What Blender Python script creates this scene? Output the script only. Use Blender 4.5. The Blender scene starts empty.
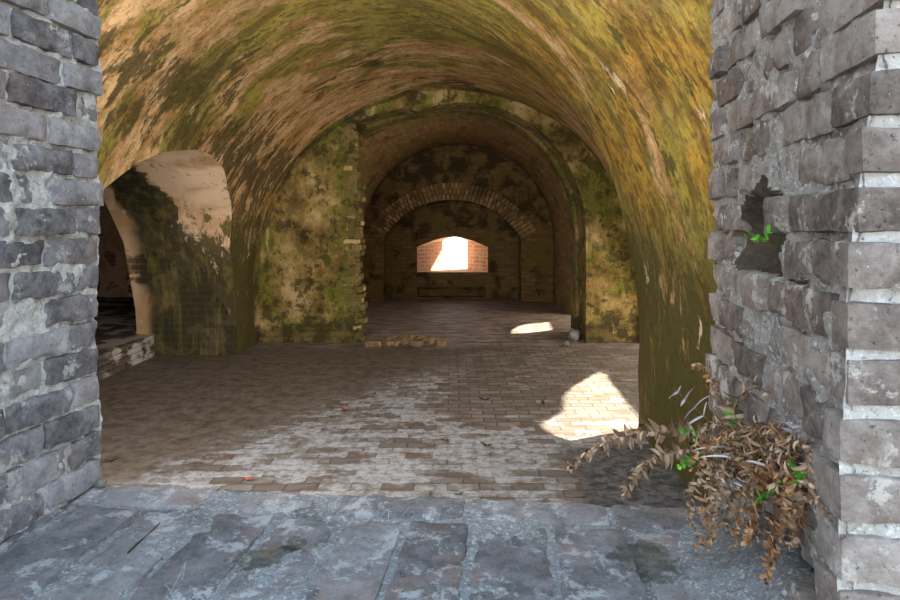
import bpy, bmesh, math, random
from math import sin, cos, pi, sqrt, atan2
from mathutils import Vector, Matrix, noise

# ------------------------------------------------------------------ camera, sky, sun, exposure
S = bpy.context.scene
COL = S.collection
F = 600.0                      # focal length in pixels of the 900 px wide frame
HZ = 225.0                     # row of the horizon
CAMZ = 1.5
cam_d = bpy.data.cameras.new('camera')
cam = bpy.data.objects.new('camera', cam_d)
COL.objects.link(cam)
cam.location = (0, 0, CAMZ)
cam.rotation_euler = (pi / 2, 0, 0)
cam_d.sensor_width = 36
cam_d.lens = 36 * F / 900
cam_d.shift_y = -(300 - HZ) / 900
cam_d.clip_start = 0.02
S.camera = cam

w = bpy.data.worlds.new('sky')
S.world = w
w.use_nodes = True
wb = w.node_tree.nodes['Background']
wt = w.node_tree
wg = wt.nodes.new('ShaderNodeTexCoord')
ws = wt.nodes.new('ShaderNodeSeparateXYZ')
wr = wt.nodes.new('ShaderNodeValToRGB')
wt.links.new(wg.outputs['Generated'], ws.inputs[0])
wt.links.new(ws.outputs[2], wr.inputs[0])
wr.color_ramp.elements[0].position = 0.0
wr.color_ramp.elements[0].color = (0.90, 0.95, 1.0, 1)
wr.color_ramp.elements[1].position = 0.75
wr.color_ramp.elements[1].color = (0.46, 0.71, 1.0, 1)
wt.links.new(wr.outputs[0], wb.inputs[0])
wb.inputs[1].default_value = 2.4

SUN = Vector((-0.78, -0.34, -0.53)).normalized()
sd = bpy.data.lights.new('sun', 'SUN')
sd.energy = 34
sd.angle = 0.009
sd.color = (1.0, 0.87, 0.68)
so = bpy.data.objects.new('sun', sd)
COL.objects.link(so)
so.location = (8, 6, 9)
so.rotation_euler = SUN.to_track_quat('-Z', 'Y').to_euler()

S.view_settings.view_transform = 'Standard'
S.view_settings.look = 'None'
S.view_settings.exposure = 0.35
S.view_settings.gamma = 1
S.view_settings.use_curve_mapping = False
S.cycles.max_bounces = 10
S.cycles.diffuse_bounces = 8
S.cycles.use_denoising = True
S.cycles.sample_clamp_indirect = 6


def area(name, loc, target, sx, sy, power, color):
    d = bpy.data.lights.new(name, 'AREA')
    d.shape = 'RECTANGLE'
    d.size, d.size_y = sx, sy
    d.energy = power
    d.color = color
    o = bpy.data.objects.new(name, d)
    COL.objects.link(o)
    o.location = loc
    o.rotation_euler = (Vector(target) - Vector(loc)).to_track_quat('-Z', 'Y').to_euler()
    return o


# added fill lamps, out of view, that brighten the near room and far chamber
area('arch_fill', (3.6, 6.0, 1.0), (0, 5.6, 1.1), 2.8, 1.6, 95, (1.0, 0.92, 0.78))
area('front_fill', (-0.6, 1.95, 2.75), (-0.4, 6.0, 1.6), 3.0, 1.0, 106, (0.98, 0.97, 0.96))
area('left_fill', (-1.75, 1.95, 1.1), (0.6, 7.6, 1.4), 1.3, 1.8, 85, (0.98, 0.97, 0.96))
area('chamber_fill', (3.5, 9.55, 0.9), (0, 10.6, 1.2), 1.3, 1.6, 85, (1.0, 0.86, 0.66))

random.seed(7)


def at(px, py, Y):
    """a point of the place at distance Y that shows at a spot of the photograph"""
    return Vector(((px - 450) / F * Y, Y, CAMZ - (py - HZ) / F * Y))


# ------------------------------------------------------------------ node helper
class NT:
    def __init__(self, name):
        self.m = bpy.data.materials.new(name)
        self.m.use_nodes = True
        self.t = self.m.node_tree
        self.bsdf = self.t.nodes['Principled BSDF']
        self.bsdf.inputs['Specular IOR Level'].default_value = 0.25
        g = self.t.nodes.new('ShaderNodeNewGeometry')
        self.pos = g.outputs['Position']
        sp = self.t.nodes.new('ShaderNodeSeparateXYZ')
        self.t.links.new(self.pos, sp.inputs[0])
        self.X, self.Y, self.Z = sp.outputs

    def put(self, sock, v):
        if v is None:
            return
        if isinstance(v, bpy.types.NodeSocket):
            self.t.links.new(v, sock)
        else:
            if hasattr(sock.default_value, '__len__') and not hasattr(v, '__len__'):
                v = (v, v, v)
            if hasattr(v, '__len__') and len(v) == 3 and len(sock.default_value) == 4:
                v = (*v, 1)
            sock.default_value = v

    def math(self, op, a, b=None, c=None, clamp=False):
        n = self.t.nodes.new('ShaderNodeMath')
        n.operation = op
        n.use_clamp = clamp
        for i, v in enumerate((a, b, c)):
            self.put(n.inputs[i], v)
        return n.outputs[0]

    def comb(self, x, y, z=0.0):
        n = self.t.nodes.new('ShaderNodeCombineXYZ')
        for i, v in enumerate((x, y, z)):
            self.put(n.inputs[i], v)
        return n.outputs[0]

    def scale(self, vec, s):
        n = self.t.nodes.new('ShaderNodeVectorMath')
        n.operation = 'MULTIPLY'
        self.put(n.inputs[0], vec)
        self.put(n.inputs[1], s)
        return n.outputs[0]

    def addv(self, a, b):
        n = self.t.nodes.new('ShaderNodeVectorMath')
        n.operation = 'ADD'
        self.put(n.inputs[0], a)
        self.put(n.inputs[1], b)
        return n.outputs[0]

    def noise(self, vec, scale, detail=6, rough=0.55, dist=0.0, color=False):
        n = self.t.nodes.new('ShaderNodeTexNoise')
        self.put(n.inputs['Vector'], vec)
        n.inputs['Scale'].default_value = scale
        n.inputs['Detail'].default_value = detail
        n.inputs['Roughness'].default_value = rough
        n.inputs['Distortion'].default_value = dist
        return n.outputs['Color' if color else 'Fac']

    def vor(self, vec, scale, feature='F1'):
        n = self.t.nodes.new('ShaderNodeTexVoronoi')
        n.feature = feature
        self.put(n.inputs['Vector'], vec)
        n.inputs['Scale'].default_value = scale
        return n.outputs['Distance']

    def ramp(self, fac, stops, interp='LINEAR'):
        n = self.t.nodes.new('ShaderNodeValToRGB')
        n.color_ramp.interpolation = interp
        els = n.color_ramp.elements
        while len(els) < len(stops):
            els.new(0.5)
        for e, (p, c) in zip(els, stops):
            e.position = p
            e.color = (c, c, c, 1) if not hasattr(c, '__len__') else (*c, 1)
        self.put(n.inputs[0], fac)
        return n.outputs[0]

    def step(self, v, a, b):
        """smooth 0..1 as v goes from a to b"""
        n = self.t.nodes.new('ShaderNodeMapRange')
        n.interpolation_type = 'SMOOTHSTEP'
        self.put(n.inputs[0], v)
        n.inputs[1].default_value = a
        n.inputs[2].default_value = b
        return n.outputs[0]

    def mix(self, f, a, b, mode='MIX'):
        n = self.t.nodes.new('ShaderNodeMix')
        n.data_type = 'RGBA'
        n.blend_type = mode
        self.put(n.inputs[0], f)
        self.put(n.inputs[6], a)
        self.put(n.inputs[7], b)
        return n.outputs[2]

    def brick(self, vec, bw, bh, mortar, c1, c2, cm, offset=0.5, smooth=0.3):
        n = self.t.nodes.new('ShaderNodeTexBrick')
        self.put(n.inputs['Vector'], vec)
        n.offset = offset
        n.inputs['Scale'].default_value = 1
        n.inputs['Brick Width'].default_value = bw
        n.inputs['Row Height'].default_value = bh
        n.inputs['Mortar Size'].default_value = mortar
        n.inputs['Mortar Smooth'].default_value = smooth
        for k, c in (('Color1', c1), ('Color2', c2), ('Mortar', cm)):
            self.put(n.inputs[k], c)
        return n.outputs['Color'], n.outputs['Fac']

    def attr(self, name):
        n = self.t.nodes.new('ShaderNodeAttribute')
        n.attribute_name = name
        return n

    def bump(self, h, strength, dist, prev=None):
        n = self.t.nodes.new('ShaderNodeBump')
        n.inputs['Strength'].default_value = strength
        n.inputs['Distance'].default_value = dist
        self.put(n.inputs['Height'], h)
        if prev is not None:
            self.put(n.inputs['Normal'], prev)
        return n.outputs[0]

    def out(self, color, rough=0.9, normal=None):
        self.put(self.bsdf.inputs['Base Color'], color)
        self.put(self.bsdf.inputs['Roughness'], rough)
        if normal is not None:
            self.put(self.bsdf.inputs['Normal'], normal)
        return self.m


# ------------------------------------------------------------------ materials
def mat_vault():
    """weathered lime render of the near vault: streaks run round the arch"""
    n = NT('stained_plaster')
    cx = n.math('MULTIPLY', n.math('SUBTRACT', 7.63, n.math('MAXIMUM', n.Y, 4.4)), -0.18)
    th = n.math('ARCTAN2', n.math('SUBTRACT', n.X, cx), n.math('SUBTRACT', n.Z, 0.8))
    arc = n.math('MULTIPLY', th, 2.3)
    wob = n.math('MULTIPLY', n.noise(n.pos, 3.0, 4), 0.12)
    c = n.comb(arc, n.math('ADD', n.Y, wob), 0)
    far = n.step(n.Y, 4.8, 6.6)
    crown = n.step(n.Z, 2.2, 3.0)
    lowwall = n.math('SUBTRACT', 1.0, n.step(n.Z, 0.8, 1.9))
    s1 = n.noise(n.scale(c, (1.0, 2.6, 1)), 2.0, 10, 0.70)
    s2 = n.noise(n.scale(n.addv(c, (3, 1, 0)), (1.0, 3.2, 1)), 2.3, 12, 0.74)
    s3 = n.noise(n.scale(n.addv(c, (8, 5, 0)), (1.0, 2.0, 1)), 7.0, 8, 0.72)
    p1 = n.noise(n.pos, 0.9, 7, 0.62, 0.3)
    p2 = n.noise(n.addv(n.scale(c, (0.8, 1.7, 1)), (9, 4, 2)), 1.2, 10, 0.68)
    p3 = n.noise(n.addv(n.scale(c, (0.8, 2.0, 1)), (1, 7, 5)), 2.0, 10, 0.70)
    f3 = n.noise(n.pos, 22, 6, 0.7)
    # bare render, tan to pinkish
    col = n.mix(n.step(s1, 0.40, 0.60), (0.29, 0.155, 0.048), (0.51, 0.32, 0.15))
    col = n.mix(n.math('MULTIPLY', n.step(s3, 0.50, 0.60), 0.6), col, (0.20, 0.115, 0.035))
    col = n.mix(n.step(p3, 0.55, 0.66), col, (0.62, 0.44, 0.27))
    # olive and yellow growth
    gl = n.math('MULTIPLY', n.step(n.X, -0.4, -2.0), -0.055)
    gm = n.step(n.math('ADD', n.math('ADD', p2, gl), n.math('MULTIPLY', n.math('SUBTRACT', far, 0.5), -0.10)), 0.455, 0.535)
    col = n.mix(n.math('MULTIPLY', gm, 0.88), col, n.mix(n.step(s2, 0.42, 0.60), (0.105, 0.080, 0.010), (0.30, 0.245, 0.035)))
    # rusty gold on the side where water runs
    gold = n.math('MULTIPLY', n.step(n.noise(n.addv(n.pos, (3, 7, 5)), 1.1, 8, 0.66), 0.45, 0.58), n.step(n.X, -0.2, 0.9))
    gold = n.math('MULTIPLY', gold, n.math('SUBTRACT', 1.0, n.math('MULTIPLY', far, 0.6)))
    col = n.mix(n.math('MULTIPLY', gold, 0.75), col, n.mix(n.step(s2, 0.42, 0.60), (0.10, 0.050, 0.004), (0.40, 0.20, 0.025)))
    # dark flecks and runs
    cov = n.math('ADD', n.math('MULTIPLY', n.math('SUBTRACT', p1, 0.5), 0.50), n.math('ADD', n.math('MULTIPLY', crown, -0.035), n.math('MULTIPLY', lowwall, 0.06)))
    cov = n.math('ADD', cov, n.math('MULTIPLY', n.math('MULTIPLY', n.step(n.X, -0.6, -2.0), n.math('SUBTRACT', 1.0, crown)), 0.07))
    dk = n.step(n.math('ADD', n.math('ADD', n.math('MULTIPLY', s2, 0.75), n.math('MULTIPLY', s3, 0.25)), cov), 0.520, 0.570)
    col = n.mix(n.math('MULTIPLY', dk, 0.86), col, n.mix(s1, (0.010, 0.008, 0.002), (0.080, 0.056, 0.008)))
    # dark damp growth that climbs the lower walls in runs
    damp = n.math('MULTIPLY', lowwall, n.step(n.math('ADD', n.math('MULTIPLY', s2, 0.6), n.math('MULTIPLY', p2, 0.4)), 0.38, 0.50))
    col = n.mix(n.math('MULTIPLY', damp, 0.9), col, n.mix(f3, (0.010, 0.011, 0.003), (0.095, 0.080, 0.012)))
    # bare pale scabs where the render has come off
    bare = n.step(n.noise(n.scale(n.addv(c, (5, 3, 0)), (1.0, 2.0, 1)), 1.5, 9, 0.66), 0.63, 0.655)
    col = n.mix(n.math('MULTIPLY', bare, 0.8), col, n.mix(s2, (0.44, 0.30, 0.16), (0.68, 0.52, 0.34)))
    col = n.mix(n.math('MULTIPLY', n.step(f3, 0.50, 0.60), 0.55), col, n.scale(col, (0.40, 0.36, 0.28)))
    h = n.math('ADD', n.math('MULTIPLY', s2, 0.5), n.math('MULTIPLY', f3, 0.35))
    h = n.math('ADD', h, n.math('MULTIPLY', bare, -0.2))
    return n.out(col, 0.85, n.bump(h, 0.9, 0.05))


def mat_passage():
    """pinkish render of the side arch, with dark growth and bare brick low down"""
    n = NT('pink_plaster')
    vz = n.noise(n.scale(n.pos, (4.5, 4.5, 0.4)), 2.0, 10, 0.7)
    p = n.noise(n.pos, 1.7, 8, 0.6, 0.5)
    f3 = n.noise(n.pos, 20, 6, 0.7)
    col = n.mix(n.step(p, 0.40, 0.58), (0.50, 0.30, 0.15), (0.76, 0.53, 0.34))
    br, bf = n.brick(n.comb(n.math('ADD', n.X, n.Y), n.Z), 0.21, 0.076, 0.012, (0.24, 0.10, 0.05), (0.14, 0.07, 0.04), (0.30, 0.22, 0.14))
    band = n.math('MULTIPLY', n.step(n.math('ADD', n.X, n.math('MULTIPLY', p, 0.4)), -3.32, -3.18), n.math('SUBTRACT', 1.0, n.step(n.math('ADD', n.X, n.math('MULTIPLY', p, 0.4)), -2.85, -2.68)))
    low = n.math('SUBTRACT', 1.0, n.step(n.math('ADD', n.Z, n.math('SUBTRACT', n.math('MULTIPLY', n.step(n.X, -3.1, -2.7), 0.30), n.math('MULTIPLY', band, 0.95))), 0.8, 2.3))
    mm = n.step(n.math('ADD', n.math('MULTIPLY', vz, 0.8), n.math('MULTIPLY', low, 0.24)), 0.46, 0.53)
    mm = n.math('MULTIPLY', mm, n.step(n.math('ADD', n.X, n.math('MULTIPLY', p, 0.5)), -3.35, -3.15))
    bb = n.math('MULTIPLY', n.step(p, 0.50, 0.55), low)
    col = n.mix(bb, col, br)
    col = n.mix(n.math('MULTIPLY', mm, 0.93), col, n.mix(n.step(vz, 0.45, 0.7), (0.020, 0.020, 0.006), (0.14, 0.11, 0.02)))
    h = n.math('ADD', n.math('MULTIPLY', f3, 0.3), n.math('ADD', p, n.math('MULTIPLY', n.math('MULTIPLY', bf, bb), -0.3)))
    return n.out(col, 0.9, n.bump(h, 0.6, 0.03))


def mat_middle():
    """mossy render over brick on the cross wall"""
    n = NT('mossy_plaster')
    p1 = n.noise(n.pos, 1.3, 10, 0.66)
    p2 = n.noise(n.addv(n.pos, (4, 1, 8)), 2.4, 10, 0.70)
    p3 = n.noise(n.addv(n.pos, (1, 6, 3)), 5.0, 10, 0.70)
    f3 = n.noise(n.pos, 26, 6, 0.7)
    runs = n.noise(n.scale(n.pos, (5, 5, 0.7)), 1.6, 8, 0.7)
    col = n.ramp(p2, [(0.36, (0.06, 0.042, 0.010)), (0.46, (0.17, 0.105, 0.028)), (0.54, (0.28, 0.185, 0.058)), (0.64, (0.44, 0.30, 0.13))])
    gr = n.step(n.math('ADD', n.math('MULTIPLY', p1, 0.7), n.math('MULTIPLY', runs, 0.3)), 0.47, 0.54)
    col = n.mix(n.math('MULTIPLY', gr, 0.85), col, n.mix(n.step(p3, 0.38, 0.62), (0.035, 0.040, 0.004), (0.23, 0.21, 0.022)))
    br, bf = n.brick(n.comb(n.math('ADD', n.X, n.Y), n.Z), 0.21, 0.076, 0.010, (0.17, 0.115, 0.036), (0.10, 0.072, 0.024), (0.13, 0.095, 0.034))
    low = n.math('SUBTRACT', 1.0, n.step(n.math('ADD', n.Z, n.math('MULTIPLY', p2, 1.2)), 0.75, 1.0))
    edge = n.math('MULTIPLY', n.step(n.math('ADD', n.X, n.math('MULTIPLY', p2, 0.5)), -1.13, -1.02), n.math('LESS_THAN', n.X, -1.0))
    inside = n.step(n.Y, 7.66, 7.72)
    bare = n.math('MAXIMUM', n.math('MAXIMUM', n.math('MULTIPLY', low, 0.7), n.math('MULTIPLY', edge, 0.6)), n.math('MULTIPLY', inside, 0.35))
    col = n.mix(bare, col, br)
    dark = n.step(n.math('ADD', p3, n.math('MULTIPLY', low, 0.07)), 0.51, 0.575)
    col = n.mix(n.math('MULTIPLY', dark, 0.75), col, (0.022, 0.020, 0.005))
    tan_run = n.step(n.math('ADD', n.math('MULTIPLY', runs, 0.6), n.math('MULTIPLY', p2, 0.4)), 0.56, 0.60)
    col = n.mix(n.math('MULTIPLY', tan_run, 0.7), col, (0.46, 0.31, 0.14))
    h = n.math('ADD', n.math('ADD', p3, n.math('MULTIPLY', f3, 0.4)), n.math('MULTIPLY', n.math('MULTIPLY', bf, bare), -0.5))
    return n.out(col, 0.9, n.bump(h, 0.9, 0.05))


def mat_chamber():
    """brick barrel of the far chamber: courses run along the vault"""
    n = NT('vault_brick')
    th = n.math('ARCTAN2', n.math('SUBTRACT', n.Z, 1.2), n.math('SUBTRACT', n.X, 0.17))
    arc = n.math('MULTIPLY', th, 1.85)
    br, bf = n.brick(n.comb(n.Y, arc), 0.21, 0.085, 0.012, (0.30, 0.175, 0.070), (0.17, 0.10, 0.036), (0.20, 0.13, 0.055))
    p = n.noise(n.pos, 1.4, 8, 0.62, 0.5)
    p2 = n.noise(n.addv(n.pos, (2, 8, 1)), 2.4, 8, 0.62, 0.5)
    col = n.mix(n.math('MULTIPLY', n.step(p, 0.48, 0.62), 0.7), br, (0.17, 0.14, 0.025))
    col = n.mix(n.math('MULTIPLY', n.step(p2, 0.55, 0.68), 0.75), col, (0.035, 0.028, 0.008))
    h = n.math('ADD', n.math('MULTIPLY', bf, -0.6), n.noise(n.pos, 18, 5))
    return n.out(col, 0.9, n.bump(h, 0.7, 0.02))


def mat_back():
    n = NT('dark_brick')
    br, bf = n.brick(n.comb(n.math('ADD', n.X, n.math('MULTIPLY', n.Y, 0.7)), n.Z), 0.21, 0.078, 0.013, (0.19, 0.105, 0.036), (0.095, 0.055, 0.020), (0.115, 0.075, 0.028))
    p = n.noise(n.pos, 1.5, 8, 0.62, 0.5)
    p2 = n.noise(n.addv(n.pos, (2, 8, 1)), 3.0, 8, 0.62, 0.5)
    high = n.step(n.Z, 1.2, 2.2)
    col = n.mix(n.math('MULTIPLY', n.step(p, 0.45, 0.62), 0.6), br, (0.14, 0.095, 0.018))
    dark_blots = n.math('MULTIPLY', n.step(n.math('ADD', p2, n.math('MULTIPLY', high, 0.08)), 0.50, 0.64), 0.8)  # dark blotches, slightly more of them higher up
    col = n.mix(dark_blots, col, (0.022, 0.016, 0.006))
    h = n.math('ADD', n.math('MULTIPLY', bf, -0.6), n.noise(n.pos, 18, 5))
    return n.out(col, 0.92, n.bump(h, 0.8, 0.025))


def mat_embrasure():
    n = NT('pale_brick')
    br, bf = n.brick(n.comb(n.math('ADD', n.Y, n.math('MULTIPLY', n.X, 0.5)), n.Z), 0.21, 0.078, 0.012, (0.62, 0.36, 0.22), (0.50, 0.25, 0.15), (0.70, 0.55, 0.42))
    p = n.noise(n.pos, 6, 8, 0.65)
    col = n.mix(n.step(p, 0.45, 0.62), br, (0.66, 0.45, 0.30))
    return n.out(col, 0.9, n.bump(n.math('ADD', n.math('MULTIPLY', bf, -0.6), p), 0.7, 0.02))


def mat_floor():
    n = NT('brick_paving')
    wob = n.scale(n.noise(n.pos, 2.0, 3, color=True), (0.03, 0.03, 0.0))
    c = n.addv(n.comb(n.X, n.Y, 0), wob)
    br, bf = n.brick(c, 0.185, 0.092, 0.007, (0.118, 0.098, 0.084), (0.20, 0.178, 0.158), (0.075, 0.064, 0.056))
    hue = n.noise(n.scale(n.pos, (4.7, 9.6, 1)), 1, 0)
    br = n.mix(n.math('MULTIPLY', n.step(hue, 0.52, 0.66), 0.7), br, (0.105, 0.066, 0.046))
    cell, _ = n.brick(c, 0.185, 0.092, 0.0, (0, 0, 0), (1, 1, 1), (0, 0, 0))
    cs = n.math('MULTIPLY', cell, 0.12)
    pb = n.noise(n.scale(n.pos, (0.75, 1.2, 1)), 1.0, 9, 0.66, 0.3)
    pm = n.noise(n.scale(n.addv(n.pos, (6, 2, 0)), (1.2, 2.0, 1)), 1.7, 9, 0.68)
    fine = n.noise(n.pos, 16, 8, 0.74)
    # white bloom of salts that covers whole bricks, strongest in a band across the middle
    band = n.math('MULTIPLY', n.step(n.Y, 2.6, 3.4), n.math('SUBTRACT', 1.0, n.step(n.Y, 5.6, 7.2)))
    bl = n.math('ADD', n.math('ADD', n.math('MULTIPLY', pm, 0.75), n.math('MULTIPLY', fine, 0.25)), n.math('ADD', cs, n.math('MULTIPLY', band, 0.13)))
    browns = n.math('MULTIPLY', n.step(n.X, -0.3, 0.3), n.step(n.Y, 4.2, 4.8))
    bl = n.math('SUBTRACT', bl, n.math('MULTIPLY', browns, 0.13))
    bloom = n.math('MULTIPLY', n.step(bl, 0.625, 0.73), 0.85)
    # dry silt lies over the left and far parts of the floor
    silt_line = n.math('SUBTRACT', n.math('MULTIPLY', n.Y, 0.6), n.math('ADD', n.X, 4.04))
    silt_line = n.math('ADD', silt_line, n.math('MULTIPLY', n.math('SUBTRACT', pm, 0.5), 2.6))
    silt = n.step(n.math('ADD', silt_line, n.math('MULTIPLY', cs, 3.0)), 0.0, 0.35)
    far = n.step(n.math('ADD', n.Y, pb), 7.6, 8.1)
    col = n.mix(bloom, br, n.mix(n.step(fine, 0.36, 0.62), (0.165, 0.160, 0.160), (0.40, 0.41, 0.43)))
    siltc = n.mix(n.step(n.noise(n.pos, 9, 8, 0.74), 0.36, 0.62), (0.060, 0.045, 0.034), (0.145, 0.112, 0.084))
    col = n.mix(n.math('MULTIPLY', silt, 0.92), col, siltc)
    col = n.mix(n.math('MULTIPLY', far, 0.75), col, n.mix(n.step(n.noise(n.scale(n.pos, (1, 2.5, 1)), 3.0, 9, 0.72), 0.40, 0.60), (0.10, 0.076, 0.064), (0.34, 0.275, 0.245)))
    flecks = n.step(n.noise(n.scale(n.pos, (1, 2.2, 1)), 4.5, 9, 0.74), 0.60, 0.64)
    shade_patch = n.math('ADD', n.math('MULTIPLY', n.step(n.X, 0.35, 1.0), n.math('SUBTRACT', 1.0, n.step(n.Y, 3.9, 4.3))), n.math('MULTIPLY', n.math('SUBTRACT', pm, 0.5), 2.5))  # shadow on the floor near the fern, painted into the paving colour
    col = n.mix(n.math('MULTIPLY', n.step(shade_patch, 0.45, 0.65), 0.85), col, n.mix(n.step(fine, 0.4, 0.6), (0.022, 0.021, 0.021), (0.10, 0.10, 0.105)))
    col = n.mix(n.math('MULTIPLY', flecks, 0.8), col, (0.030, 0.020, 0.014))
    col = n.mix(n.math('MULTIPLY', n.step(fine, 0.53, 0.66), 0.35), col, n.scale(col, (0.5, 0.48, 0.45)))
    joint = n.math('MULTIPLY', bf, n.math('SUBTRACT', 1.0, n.math('MULTIPLY', silt, 0.9)))
    h = n.math('ADD', n.math('MULTIPLY', joint, -0.8), n.math('ADD', n.math('MULTIPLY', fine, 0.6), n.math('MULTIPLY', cell, 0.3)))
    n.bsdf.inputs['Specular IOR Level'].default_value = 0.4
    return n.out(col, 0.6, n.bump(h, 0.7, 0.015))


def lichen(n, col):
    """two dark lichen stains that lie on the sill"""
    w1 = n.noise(n.pos, 22, 6, 0.7)
    for x, y, r in ((-0.415, 1.345, 0.055), (0.44, 1.33, 0.075), (-0.36, 1.40, 0.03)):
        d = n.math('SQRT', n.math('ADD', n.math('POWER', n.math('SUBTRACT', n.X, x), 2.0), n.math('POWER', n.math('SUBTRACT', n.Y, y), 2.0)))
        k = n.step(n.math('ADD', n.math('DIVIDE', d, r), n.math('MULTIPLY', n.math('SUBTRACT', w1, 0.5), 3.0)), 1.15, 0.75)
        col = n.mix(n.math('MULTIPLY', k, 0.75), col, n.mix(n.step(w1, 0.4, 0.6), (0.045, 0.048, 0.036), (0.15, 0.135, 0.095)))
    return col


def mat_worn_brick(name, dark, mid, light, lime, limeamt, spots=True, stain=False):
    """weathered brick; each brick carries its own tint"""
    n = NT(name)
    t = n.attr('tint')
    tv = t.outputs['Fac']
    p = n.noise(n.addv(n.pos, n.comb(tv, tv, tv)), 12, 10, 0.72)
    q = n.noise(n.addv(n.pos, (3, 3, 3)), 38, 8, 0.74)
    f = n.noise(n.pos, 110, 4, 0.7)
    v = n.math('ADD', n.math('ADD', n.math('MULTIPLY', p, 0.50), n.math('MULTIPLY', q, 0.35)), n.math('MULTIPLY', tv, 0.15))
    col = n.ramp(v, [(0.38, dark), (0.50, mid), (0.63, light)])
    warm = n.step(n.noise(n.addv(n.pos, (7, 1, 4)), 6, 7, 0.65), 0.52, 0.70)
    col = n.mix(n.math('MULTIPLY', warm, 0.45), col, (0.27, 0.165, 0.125))
    lm = n.step(n.noise(n.addv(n.pos, (1, 9, 6)), 11, 10, 0.76, 0.2), 0.575 - limeamt, 0.64 - limeamt)
    col = n.mix(n.math('MULTIPLY', lm, 0.75), col, lime)
    if spots:
        sp = n.step(n.noise(n.pos, 85, 3, 0.6), 0.68, 0.74)
        col = n.mix(n.math('MULTIPLY', sp, 0.6), col, (0.6, 0.6, 0.58))
    if stain:
        col = lichen(n, col)
    pit = n.step(f, 0.30, 0.42)
    col = n.mix(n.math('SUBTRACT', 1.0, pit), col, n.scale(col, (0.35, 0.33, 0.32)))
    h = n.math('ADD', n.math('MULTIPLY', q, 0.6), n.math('MULTIPLY', f, 0.35))
    return n.out(col, 0.85, n.bump(h, 0.7, 0.008))


def mat_mortar(name, a, b, dirt, speck=0.65, stain=False):
    n = NT(name)
    q = n.noise(n.pos, 30, 8, 0.7)
    f = n.noise(n.pos, 120, 5, 0.7)
    p = n.noise(n.addv(n.pos, (4, 2, 7)), 7, 7, 0.65)
    col = n.mix(q, a, b)
    col = n.mix(n.math('MULTIPLY', n.step(p, 0.50, 0.66), 0.7), col, dirt)
    col = n.mix(n.math('MULTIPLY', n.math('SUBTRACT', 1.0, n.step(f, 0.32, 0.44)), 0.8), col, (0.06, 0.055, 0.05))
    sp = n.step(n.noise(n.addv(n.pos, (2, 2, 2)), 95, 4, 0.7), 0.54, 0.62)
    col = n.mix(n.math('MULTIPLY', sp, speck), col, n.mix(0.35, b, (1.0, 1.0, 1.0)))
    if stain:
        col = lichen(n, col)
    h = n.math('ADD', q, n.math('MULTIPLY', f, 0.6))
    return n.out(col, 0.95, n.bump(h, 0.9, 0.008))


def mat_plain(name, c1, c2, scale=30, rough=0.8):
    n = NT(name)
    q = n.noise(n.pos, scale, 6, 0.65)
    return n.out(n.mix(n.step(q, 0.35, 0.65), c1, c2), rough, n.bump(q, 0.4, 0.004))


def mat_leaf(name, c1, c2, c3):
    n = NT(name)
    t = n.attr('tint').outputs['Fac']
    q = n.noise(n.pos, 60, 5, 0.6)
    v = n.math('ADD', n.math('MULTIPLY', t, 0.75), n.math('MULTIPLY', q, 0.25))
    return n.out(n.ramp(v, [(0.15, c1), (0.5, c2), (0.85, c3)]), 0.65)


M_VAULT, M_PASS, M_MID, M_CHAM, M_BACK, M_EMB = mat_vault(), mat_passage(), mat_middle(), mat_chamber(), mat_back(), mat_embrasure()
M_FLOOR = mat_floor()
M_BRICK = mat_worn_brick('grey_brick', (0.095, 0.088, 0.092), (0.245, 0.232, 0.240), (0.42, 0.40, 0.41), (0.58, 0.56, 0.54), 0.02)
M_BRICKR = mat_worn_brick('brown_grey_brick', (0.085, 0.066, 0.056), (0.205, 0.165, 0.142), (0.37, 0.32, 0.285), (0.54, 0.49, 0.44), 0.03)
M_SILL = mat_worn_brick('sill_brick', (0.115, 0.110, 0.112), (0.215, 0.202, 0.205), (0.31, 0.295, 0.298), (0.46, 0.46, 0.46), 0.05, stain=True)
M_MORTAR = mat_mortar('lime_mortar', (0.42, 0.40, 0.37), (0.80, 0.78, 0.74), (0.36, 0.31, 0.25))
M_MORTARS = mat_mortar('grey_mortar', (0.14, 0.14, 0.142), (0.42, 0.425, 0.43), (0.10, 0.096, 0.096), stain=True)
M_CRUMB = mat_mortar('crumbling_mortar', (0.20, 0.17, 0.145), (0.46, 0.42, 0.38), (0.14, 0.11, 0.09))
M_SOIL = mat_mortar('damp_soil', (0.030, 0.022, 0.016), (0.115, 0.085, 0.058), (0.20, 0.135, 0.055), 0.08)
M_SCRATCH = mat_plain('scratched_brick', (0.30, 0.29, 0.29), (0.44, 0.43, 0.43), 90)
M_SAND = mat_plain('sand', (0.75, 0.70, 0.60), (0.85, 0.80, 0.70), 4)
M_SUNMASK = mat_plain('sun_mask_stone', (0.55, 0.47, 0.34), (0.72, 0.62, 0.46), 3)
M_RUBBLE = mat_plain('rubble_brick', (0.10, 0.06, 0.03), (0.24, 0.15, 0.075), 12)
M_DIRT = mat_plain('dry_dirt', (0.10, 0.065, 0.035), (0.30, 0.20, 0.11), 15)
M_STONE = mat_plain('grey_stone', (0.10, 0.095, 0.08), (0.24, 0.22, 0.19), 18)
M_DEAD = mat_leaf('dry_frond', (0.11, 0.060, 0.030), (0.30, 0.185, 0.105), (0.52, 0.37, 0.25))
M_RUST = mat_leaf('rust_frond', (0.16, 0.065, 0.022), (0.38, 0.19, 0.080), (0.58, 0.36, 0.19))
M_SILVER = mat_leaf('bleached_frond', (0.24, 0.20, 0.19), (0.42, 0.37, 0.35), (0.60, 0.55, 0.53))
M_GREEN = mat_leaf('green_frond', (0.035, 0.13, 0.012), (0.10, 0.33, 0.025), (0.26, 0.55, 0.07))
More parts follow.
